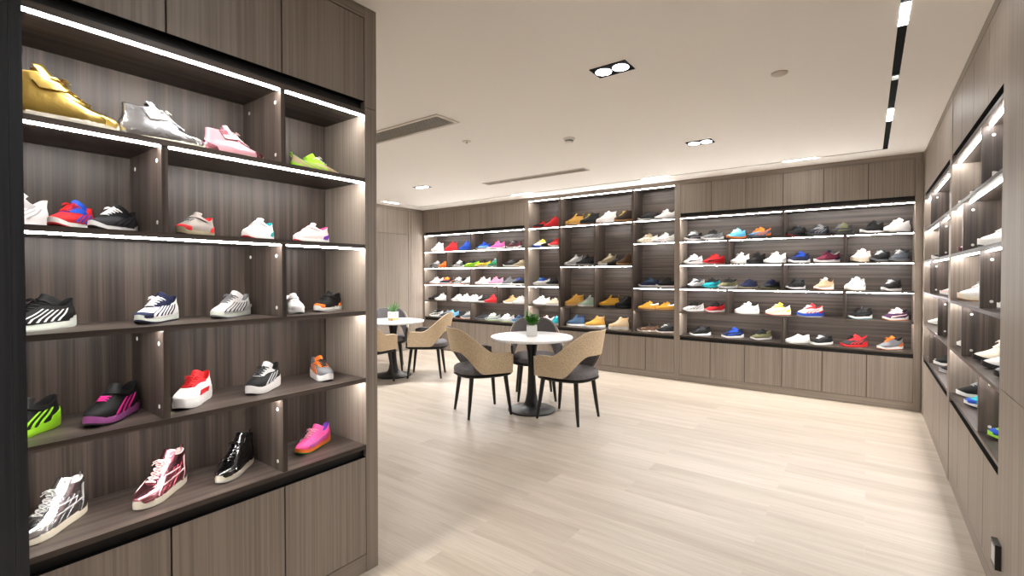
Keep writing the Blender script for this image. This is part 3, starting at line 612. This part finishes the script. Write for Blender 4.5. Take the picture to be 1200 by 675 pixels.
   (-1.979, 0.472, -45, 0.23, 'V', 's', 'black/magenta/mauve/dgrey/magenta/black', 'black strap shoe with magenta laces'),
   (-1.979, 0.704, -44, 0.23, 'C', 'eR', 'white/red/white/white/red/red', 'white chunky sneaker with red trim'),
   (-1.979, 0.959, -55, 0.22, 'C', 'se', 'black/lgrey/white/white/dgrey/black', 'black chunky sneaker on a thick white sole'),
   (-1.989, 1.218, -10, 0.2, 'C', 'es', 'grey/orange/white/white/dgrey/grey', 'small grey and orange sneaker facing out')]),
 ('LU', 'the freestanding shelf unit', 'bottom shelf', 0.585,
  [(-1.989, 0.326, -48, 0.24, 'H', 'tehbsp', 'silver/silver/cream/cream/palegrey/white', 'crinkled silver high-top'),
   (-1.989, 0.606, -50, 0.25, 'H', 'tehbsp', 'rosemet/rosemet/cream/cream/palepink/palepink', 'metallic pink high-top with padded collar'),
   (-1.989, 0.852, -51, 0.24, 'H', 'tehbp', 'patent/patent/cream/palegrey/patent/patent', 'black patent high-top'),
   (-1.989, 1.181, -69, 0.22, 'R', 'w', 'hotpink/mauve/orange/green/pink/purple', 'hot pink runner with green and orange sole')])]
# ------------------------------------------------------------------ shoes
PAL = dict(white=(236,235,232), palegrey=(205,204,202), lgrey=(178,178,178), grey=(112,113,116), steelgrey=(80,86,94), dgrey=(44,45,48), black=(11,11,12), ink=(18,21,32),
  navy=(18,26,58), blue=(24,72,178), denim=(54,80,106), steel=(78,110,142), lblue=(120,180,222), cyan=(96,196,226), teal=(24,160,168), green=(30,140,80), palegreen=(170,196,170),
  lime=(150,214,40), yellow=(236,214,60), mustard=(184,136,36), wheat=(182,137,60), sand=(176,154,122), tan=(184,148,102), beige=(214,200,176), cream=(232,224,204), khaki=(148,136,108),
  olive=(98,96,66), brown=(92,64,44), dbrown=(46,32,24), gum=(184,136,84), orange=(238,118,40), red=(206,34,40), maroon=(98,26,48), plum=(70,40,74), purple=(126,70,190),
  magenta=(206,40,136), mauve=(176,96,168), hotpink=(238,84,150), pink=(226,140,170), palepink=(240,208,206), salt=(120,120,122), warmgrey=(140,132,126), clear=(206,212,202), rose=(226,170,178))
METALS = dict(gold=((222,190,104), .28), silver=((214,216,220), .24), rosemet=((214,140,154), .26))
def shoe_mat(c, sole=False):
    if c in METALS: return plain('foil_'+c, srgb(*METALS[c][0]), METALS[c][1], 1, bump=.55, bscale=48)
    if c == 'patent': return plain('patent_black', srgb(14,14,15), .12, 0, .8, bump=.12, bscale=40)
    if sole: return plain('sole_'+c, srgb(*PAL[c]), .5)
    if c == 'rose': return plain('pearl_rose', srgb(*PAL[c]), .3, .25)
    return plain('shoe_'+c, srgb(*PAL[c]), .68, bump=.25, bscale=420, spec=.3)
def polyat(P, t):
    d = [0]
    for a, b in zip(P, P[1:]): d.append(d[-1] + math.dist(a, b))
    s = t*d[-1]
    for k in range(len(P)-1):
        if s <= d[k+1] or k == len(P)-2:
            f = (s-d[k])/(d[k+1]-d[k]); return (P[k][0]+(P[k+1][0]-P[k][0])*f, P[k][1]+(P[k+1][1]-P[k][1])*f)
def crv(P):      # smooth a profile
    for _ in range(2):
        Q = [P[0]]
        for a, b in zip(P, P[1:]): Q += [(a[0]*.75+b[0]*.25, a[1]*.75+b[1]*.25), (a[0]*.25+b[0]*.75, a[1]*.25+b[1]*.75)]
        P = Q + [P[-1]]
    return P
def tab(T, v):
    for (a, x), (b, y) in zip(T, T[1:]):
        if v <= b: return x + (y-x)*max(0, (v-a))/(b-a)
    return T[-1][1]
WT = [(0,.034),(.2,.035),(.4,.034),(.55,.039),(.7,.046),(.85,.045),(1,.041)]
#        back profile (heel), front profile (toe to throat), collar dip, collar width, sole: heel/mid/toe heights, toe spring, flare
K = dict(
 R=dict(b=[(-.128,.026),(-.135,.046),(-.135,.064),(-.126,.086),(-.130,.108)], f=[(.132,.024),(.1375,.035),(.127,.046),(.098,.056),(.066,.070),(.034,.090),(.002,.110)], dip=.030, cw=.64, s=(.040,.028,.024), spring=.016, fl=1.0, flat=0),
 K=dict(b=[(-.126,.026),(-.135,.048),(-.136,.068),(-.131,.090),(-.138,.118)], f=[(.132,.024),(.138,.033),(.127,.043),(.096,.053),(.062,.069),(.028,.094),(.000,.124)], dip=.036, cw=.62, s=(.038,.027,.024), spring=.016, fl=1.01, flat=0),
 C=dict(b=[(-.126,.032),(-.134,.056),(-.134,.076),(-.126,.098),(-.130,.120)], f=[(.130,.032),(.136,.045),(.126,.060),(.098,.070),(.066,.084),(.034,.104),(.002,.124)], dip=.030, cw=.66, s=(.052,.041,.035), spring=.016, fl=1.05, flat=2),
 S=dict(b=[(-.131,.018),(-.135,.035),(-.134,.05),(-.129,.070),(-.132,.086)], f=[(.134,.018),(.138,.030),(.130,.042),(.100,.050),(.064,.061),(.032,.077),(.002,.094)], dip=.022, cw=.66, s=(.027,.024,.024), spring=.007, fl=1.0, flat=1),
 H=dict(b=[(-.131,.022),(-.136,.045),(-.131,.072),(-.121,.104),(-.122,.142)], f=[(.134,.022),(.139,.036),(.130,.050),(.100,.060),(.066,.075),(.034,.098),(.004,.126),(-.016,.150)], dip=.010, cw=.72, s=(.032,.029,.028), spring=.008, fl=1.02, flat=1),
 B=dict(b=[(-.129,.030),(-.134,.055),(-.130,.085),(-.121,.115),(-.122,.154)], f=[(.132,.030),(.138,.046),(.130,.064),(.102,.075),(.066,.087),(.032,.108),(.006,.134),(-.012,.158)], dip=.008, cw=.78, s=(.038,.034,.034), spring=.009, fl=1.04, flat=3),
 V=dict(b=[(-.128,.026),(-.136,.048),(-.136,.070),(-.127,.096),(-.130,.120)], f=[(.131,.026),(.138,.041),(.128,.058),(.100,.070),(.070,.083),(.042,.101),(.012,.120)], dip=.026, cw=.72, s=(.040,.031,.030), spring=.016, fl=1.03, flat=2))
class Last:
    def __init__(s, k):
        s.k = K[k]; s.b = crv(s.k['b']); s.f = crv(s.k['f']); s.wide = 1.16 if k == 'V' else (1.06 if k in 'BC' else 1.0)
    def W(s, x): return s.wide*tab(WT, (x+.138)/.276)
    def pt(s, kf, th, side, off=0):
        (xb, zb), (xf, zf) = polyat(s.b, kf), polyat(s.f, kf)
        u = (1-math.cos(th))/2; x = xb+(xf-xb)*u
        z = zb+(zf-zb)*u - s.k['dip']*kf**2.5*math.sin(math.pi*u)**1.5
        p = 2.65 - .45*kf; e = max(0, 1-abs(2*u-1)**p)**(1/p)
        tp = 1 + .05*math.sin(math.pi*min(1, kf*1.8)) - (1-s.k['cw'])*max(0, kf-.12)/.88
        P = Vector((x, side*s.W(x)*tp*e, z))
        if off:
            h = .02
            a = s.pt(min(1, kf+h), th, side) - s.pt(max(0, kf-h), th, side)
            b = s.pt(kf, min(math.pi-.01, th+.05), side) - s.pt(kf, max(.01, th-.05), side)
            n = a.cross(b)
            if n.length < 1e-9: n = Vector((0, side, 0))
            n.normalize()
            c = Vector((x, 0, z-.03))
            if n.dot(P-c) < 0: n = -n
            P = P + n*off
        return P
    def at_y(s, kf, y, off=0):
        lo, hi = math.pi*.5, math.pi; side = 1 if y >= 0 else -1
        for _ in range(22):
            m = (lo+hi)/2
            if abs(s.pt(kf, m, 1).y) > abs(y): lo = m
            else: hi = m
        return s.pt(kf, (lo+hi)/2, side, off)
    def ring(s, kf, n=18):
        th = [math.pi*i/n for i in range(n+1)]
        return [s.pt(kf, t, 1) for t in th] + [s.pt(kf, t, -1) for t in th[-2:0:-1]]
    def patch(s, mb, fn, na, nb, off=.0022):
        """fn(a,b in 0..1) -> (kf, theta, side); raised panel with skirt edges"""
        top = [[s.pt(*fn(i/na, j/nb), off) for j in range(nb+1)] for i in range(na+1)]
        bot = [[s.pt(*fn(i/na, j/nb), -.002) for j in range(nb+1)] for i in range(na+1)]
        mb.rings(top, False, False, True, False)
        for A, Bq in (([r[0] for r in top], [r[0] for r in bot]), ([r[-1] for r in top], [r[-1] for r in bot]), (top[0], bot[0]), (top[-1], bot[-1])):
            mb.rings([A, Bq], False, False, True, False)
def over(front_th):   # theta running from one side over the front to the other side
    def g(q):
        t = front_th + (math.pi-front_th)*(1-abs(2*q-1)); return (t, 1 if q <= .5 else -1)
    return g
def heel_over(th0):
    def g(q):
        t = th0*abs(2*q-1); return (max(t, .004), 1 if q <= .5 else -1)
    return g
_sm = {}
def shoe_parts(kind, ov):
    key = (kind, ov)
    if key in _sm: return _sm[key]
    l = Last(kind); k = l.k; parts = {}
    # sole
    def sole_ring(fz, sc):
        n = 22; out = []
        for side, rg in ((1, range(n+1)), (-1, range(n-1, 0, -1))):
            for i in rg:
                u = (1-math.cos(math.pi*i/n))/2; x = -.14+.281*u; v = u
                e = max(0, 1-abs(2*u-1)**2.45)**(1/2.45)
                wob = 1
                if k['flat'] == 2: wob = 1 + .028*math.sin(v*34)
                if k['flat'] == 3: wob = 1 + .02*math.sin(v*60)
                out.append(Vector((x, side*l.W(x)*e*sc*k['fl']*wob, fz(v))))
        return out
    hh, hm, ht = k['s']
    ztop = lambda v: tab([(0,hh+.004),(.3,hh),(.55,hm),(.85,ht),(1,ht+.003)], v) + k['spring']*max(0, (v-.78)/.22)**2
    def zbot(v):
        z = k['spring']*max(0, (v-.74)/.26)**2 + (.010 if k['flat'] in (0, 2) else .003)*max(0, (.12-v)/.12)**2
        if k['flat'] == 3 and .30 < v < .46: z += .009
        return z
    og = .006 if k['flat'] != 3 else .014
    zmid = lambda v: k['spring']*max(0, (v-.74)/.26)**2 + og + (.010 if k['flat'] in (0, 2) else .003)*max(0, (.12-v)/.12)**2
    mb = MB(); mb.rings([sole_ring(zbot, .965), sole_ring(lambda v: zbot(v)+.0015, .99), sole_ring(zmid, 1.0)], True, False); parts['outsole'] = (mb, 3, True)
    mb = MB(); bulge = 1.05 if k['flat'] == 2 else 1.015
    rs = [sole_ring(zmid, 1.0), sole_ring(lambda v: zmid(v)*.6+ztop(v)*.4, bulge), sole_ring(lambda v: zmid(v)*.25+ztop(v)*.75, 1.005 if k['flat'] != 1 else 1.015), sole_ring(ztop, .985)]
    if k['flat'] == 0: rs.insert(2, sole_ring(lambda v: zmid(v)*.45+ztop(v)*.55, .985))
    rs.append(sole_ring(lambda v: ztop(v)-.002, .9)); mb.rings(rs, False, True); parts['midsole'] = (mb, 2, True)
    # upper
    NK = 15; mb = MB(); mb.rings([l.ring(i/NK) for i in range(NK+1)], True, False); parts['upper'] = (mb, 0, False)
    # lining
    top = l.ring(1.0); c = sum(top, Vector())/len(top)
    def ins(s_, dz, flat=None): return [Vector((c.x+(p.x-c.x)*s_, p.y*(s_-.04), (p.z+dz) if flat is None else flat)) for p in top]
    mb = MB(); mb.rings([top, ins(.985, .0022), ins(.955, .0026), ins(.93, -.002), ins(.90, -.02), ins(.88, 0, .052)], False, True); parts['lining'] = (mb, 5, False)
    # tongue
    def flap(k0, w0, w1, ext, off, back=.014):
        mb = MB(); rows = []; nk = 8
        for i in range(nk+1):
            q = i/nk; kf = k0+(1-k0)*q; w = w0+(w1-w0)*q
            rows.append([l.at_y(kf, -w+2*w*j/8, off) for j in range(9)])
        last = rows[-1]
        for e in (.4, .8, 1.0): rows.append([p + Vector((-back*e, 0, ext*e - (.004*abs(j-4)/4 if e == 1 else 0))) for j, p in enumerate(last)])
        under = [[p - Vector((.004, 0, .004 if i < nk else .0)) for p in r] for i, r in enumerate(rows)]
        mb.rings(rows, False, False, True, False); mb.rings(under[nk-1:], False, False, True, False)
        mb.rings([rows[-1], under[-1]], False, False, True, False)
        for j in (0, -1): mb.rings([[r[j] for r in rows], [r[j] for r in under]], False, False, True, False)
        return mb
    if kind == 'K':
        mb = flap(.74, .015, .017, .014, .0015); parts['pull_tab'] = (mb, 1, False)
    elif not (kind == 'S' and not ov): parts['tongue'] = (flap(.52, .015, .021, .020 if kind != 'B' else .012, .0026), 1 if 'e' in ov and kind not in 'HB' else 0, False)
    # laces or strap
    k0, k1 = {'R': (.56,.94), 'K': (.60,.90), 'C': (.56,.93), 'S': (.60,.95), 'H': (.46,.90), 'B': (.46,.90), 'V': (.58,.72)}[kind]
    mb = MB(); nl = 6 if kind in 'HB' else 5
    if kind == 'S' and not ov: nl = 0
    if kind == 'V': nl = 3
    for i in range(nl):
        kf = k0+(k1-k0)*i/(nl-1); w = .017 + .003*i/nl
        mb.tube([l.at_y(kf, -w+2*w*j/6, .0058 if 0 < j < 6 else .002) for j in range(7)], .0026, 6)
        if i < nl-1:
            kn = k0+(k1-k0)*(i+1)/(nl-1)
            for sg in (-1, 1): mb.tube([l.at_y(kf+(kn-kf)*j/5, sg*(w-2*w*j/5), .0062 if 0 < j < 5 else .003) for j in range(6)], .0022, 5)
    if nl > 3:   # bow
        kf = k0+(k1-k0)*.93; o = l.at_y(kf, 0, .008)
        for sg in (-1, 1):
            mb.tube([o, o+Vector((.004, sg*.012, .006)), o+Vector((.010, sg*.023, .0)), o+Vector((.012, sg*.018, -.004)), o+Vector((.003, sg*.004, .001))], .002, 5)
            mb.tube([o, o+Vector((.012, sg*.010, .002)), o+Vector((.02, sg*.02, -.008))], .0017, 5)
    if nl: parts['laces'] = (mb, 4, False)
    if kind == 'V' or 'S' in ov and kind == 'H':
        g = over(math.pi*.52); mb = MB(); a0, a1 = (.80, .97) if kind == 'V' else (.66, .82)
        l.patch(mb, lambda a, b: (a0+(a1-a0)*a, *g(b)), 3, 26, .0075); parts['strap'] = (mb, 4 if kind == 'H' else 1 if 't' in ov and 'h' not in ov else 0, False)
    def ST(name, ci, fn_list, off=.0022):
        mb = MB()
        for fn, na, nb in fn_list: l.patch(mb, fn, na, nb, off)
        parts[name] = (mb, ci, False)
    if 't' in ov:
        g = over(math.pi*.76); ST('toe_cap', 1, [(lambda a, b: (.02+.22*a*(1-.35*abs(2*b-1)), *g(b)), 5, 20)])
    if 'h' in ov:
        g = heel_over(math.pi*.33); ST('heel_counter', 1, [(lambda a, b: (.03+a*(.50-.28*abs(2*b-1)**1.5), *g(b)), 5, 16)])
    if 'c' in ov:
        g = heel_over(math.pi*.62); ST('collar_band', 1, [(lambda a, b: (.74+.25*a, *g(b)), 4, 24)])
    if 'b' in ov or kind == 'B':
        g = heel_over(math.pi*.70); ST('padded_collar', 5 if kind == 'B' else 1, [(lambda a, b: (.86+.135*a, *g(b)), 4, 24)], .0042)
    if 's' in ov or 'SS' in ov:
        nst = 6 if 'SS' in ov else 3; L_ = []
        for sd in (1, -1):
            for i in range(nst):
                t0 = math.pi*(.40+.075*i if nst == 6 else .44+.095*i); w = math.pi*(.022 if nst == 6 else .034); sl = math.pi*.11
                L_.append((lambda a, b, t0=t0, w=w, sd=sd: (.05+.62*a, t0+w*b-sl*a*(.6 if nst == 6 else 1), sd), 6, 2))
        ST('side_stripes', 1, L_)
    if 'w' in ov:
        ST('side_band', 1, [((lambda a, b, sd=sd: (.10+.34*b+(.16+.10*math.sin(b*2.4))*(a-.5)*(1-.75*b), math.pi*(.72-.46*b), sd)), 4, 10) for sd in (1, -1)])
    if 'R' in ov:
        ST('side_band', 1, [((lambda a, b, sd=sd: (.10+.22*a, math.pi*(.36+.26*b), sd)), 4, 10) for sd in (1, -1)])
    if 'e' in ov:
        mb = MB()
        for sg in (1, -1):
            rows = [[l.at_y(k0-.04+(.985-k0+.04)*i/9, sg*(.0165+.011*j/3), .003 if 0 < j < 3 else .0016) for j in range(4)] for i in range(10)]
            mb.rings(rows, False, False, True, False)
        parts['eyestay'] = (mb, 1, False)
    if 'p' in ov:     # raised seams round the side panels
        mb = MB()
        for sd in (1, -1):
            for pts in ([(.06+.50*q, math.pi*(.70+.05*q)) for q in (0,.2,.4,.6,.8,1)], [(.56, math.pi*(.75-.35*q)) for q in (0,.25,.5,.75,1)],
                        [(.05+.85*q, math.pi*(.30-.06*q)) for q in (0,.2,.4,.6,.8,1)], [(.30+.1*q, math.pi*(.70-.40*q)) for q in (0,.25,.5,.75,1)]):
                mb.tube([l.pt(a, t, sd, .0012) for a, t in pts], .0024, 6)
        parts['piping'] = (mb, 4, False)
    if kind in 'HB' and 'S' not in ov or 'h' in ov and kind == 'R':
        o = l.pt(1.0, .004, 1); mb = MB()
        mb.tube([o+Vector((.002,0,-.016)), o+Vector((-.006,0,-.004)), o+Vector((-.007,0,.010)), o+Vector((.002,0,.012)), o+Vector((.004,0,-.004))], .003, 6); parts['heel_loop'] = (mb, 1, False)
    _sm[key] = {n: (mb.mesh('shoe_'+n), ci, sole) for n, (mb, ci, sole) in parts.items()}
    for me, _, _ in _sm[key].values(): me.materials.append(None)
    return _sm[key]
NAMES = dict(R='running_shoe', K='knit_sneaker', C='chunky_sneaker', S='low_shoe', H='high_top_sneaker', B='ankle_boot', V='strap_shoe')
UN = dict(BL='low corner unit', BM='tall middle unit', BR='wide end-wall unit', LU='freestanding unit', RA='side unit by the corner', RB='side unit by the panel')
seen = set()
for u, _, shelf, z, items in SHOES:
    if u == 'BM':
        a, b = shelf.split(' of its '); b = 'end column' if 'beside' in b else b; place = f'{a}, {b} of tall middle unit'
    else: place = f'{shelf} of {UN[u]}'
    for x, y, hd, L_, kind, ov, cols, desc in items:
        root = empty(NAMES[kind], (x, y, z + .0004), R(hd), L_/.28)
        lab = f'{desc}, {place}'
        if lab in seen or len(lab.split()) > 16: print('BADLABEL', lab)
        seen.add(lab); tag(root, lab, 'boot' if kind == 'B' else 'shoe', f'shoes on the {UN[u]}')
        c = cols.split('/')
        for n, (me, ci, sole) in shoe_parts(kind, ov).items():
            o = link(n, me, root); o.material_slots[0].link = 'OBJECT'; o.material_slots[0].material = shoe_mat(c[ci], sole)
        if 'green and orange sole' in desc:
            tg = MB().add([(.02,-.085,.001),(.05,-.075,.001),(.045,-.055,.05),(.015,-.065,.05),(.02,-.0862,.001),(.05,-.0762,.001),(.045,-.0562,.05),(.015,-.0662,.05)],
                [(0,1,2,3),(7,6,5,4),(0,4,5,1),(1,5,6,2),(2,6,7,3),(3,7,4,0)]).build('price_tag', plain('white_card', srgb(238,236,232), .7), root)
            MB().tube([(.03,-.061,.048),(.02,-.055,.075),(-.005,-.045,.085),(-.01,-.03,.075)], .0009, 5).build('tag_string', plain('grey_string', srgb(120,120,120), .7), tg)
# ------------------------------------------------------------------ price tag hanging from the hot pink runner
# ------------------------------------------------------------------ camera, world, view
cam = bpy.data.cameras.new('camera'); co = bpy.data.objects.new('camera', cam); COL.objects.link(co)
cam.sensor_width = 36; cam.lens = 559.7/1200*36; cam.shift_y = -6.91/1200; cam.clip_start = .02
co.location = (0, 0, 1.36); co.rotation_euler = (math.pi/2 - .0148428, 0, .639787)
SC.camera = co
w = bpy.data.worlds.new('world'); SC.world = w; w.use_nodes = True
w.node_tree.nodes['Background'].inputs[0].default_value = (1, .98, .95, 1); w.node_tree.nodes['Background'].inputs[1].default_value = .6
vs = SC.view_settings; vs.view_transform = 'Standard'; vs.look = 'None'; vs.gamma = 1; vs.use_curve_mapping = False; vs.exposure = .62
SC.cycles.max_bounces = 8; SC.cycles.diffuse_bounces = 5; SC.cycles.glossy_bounces = 4; SC.cycles.sample_clamp_indirect = 6
SC.cycles.use_denoising = True
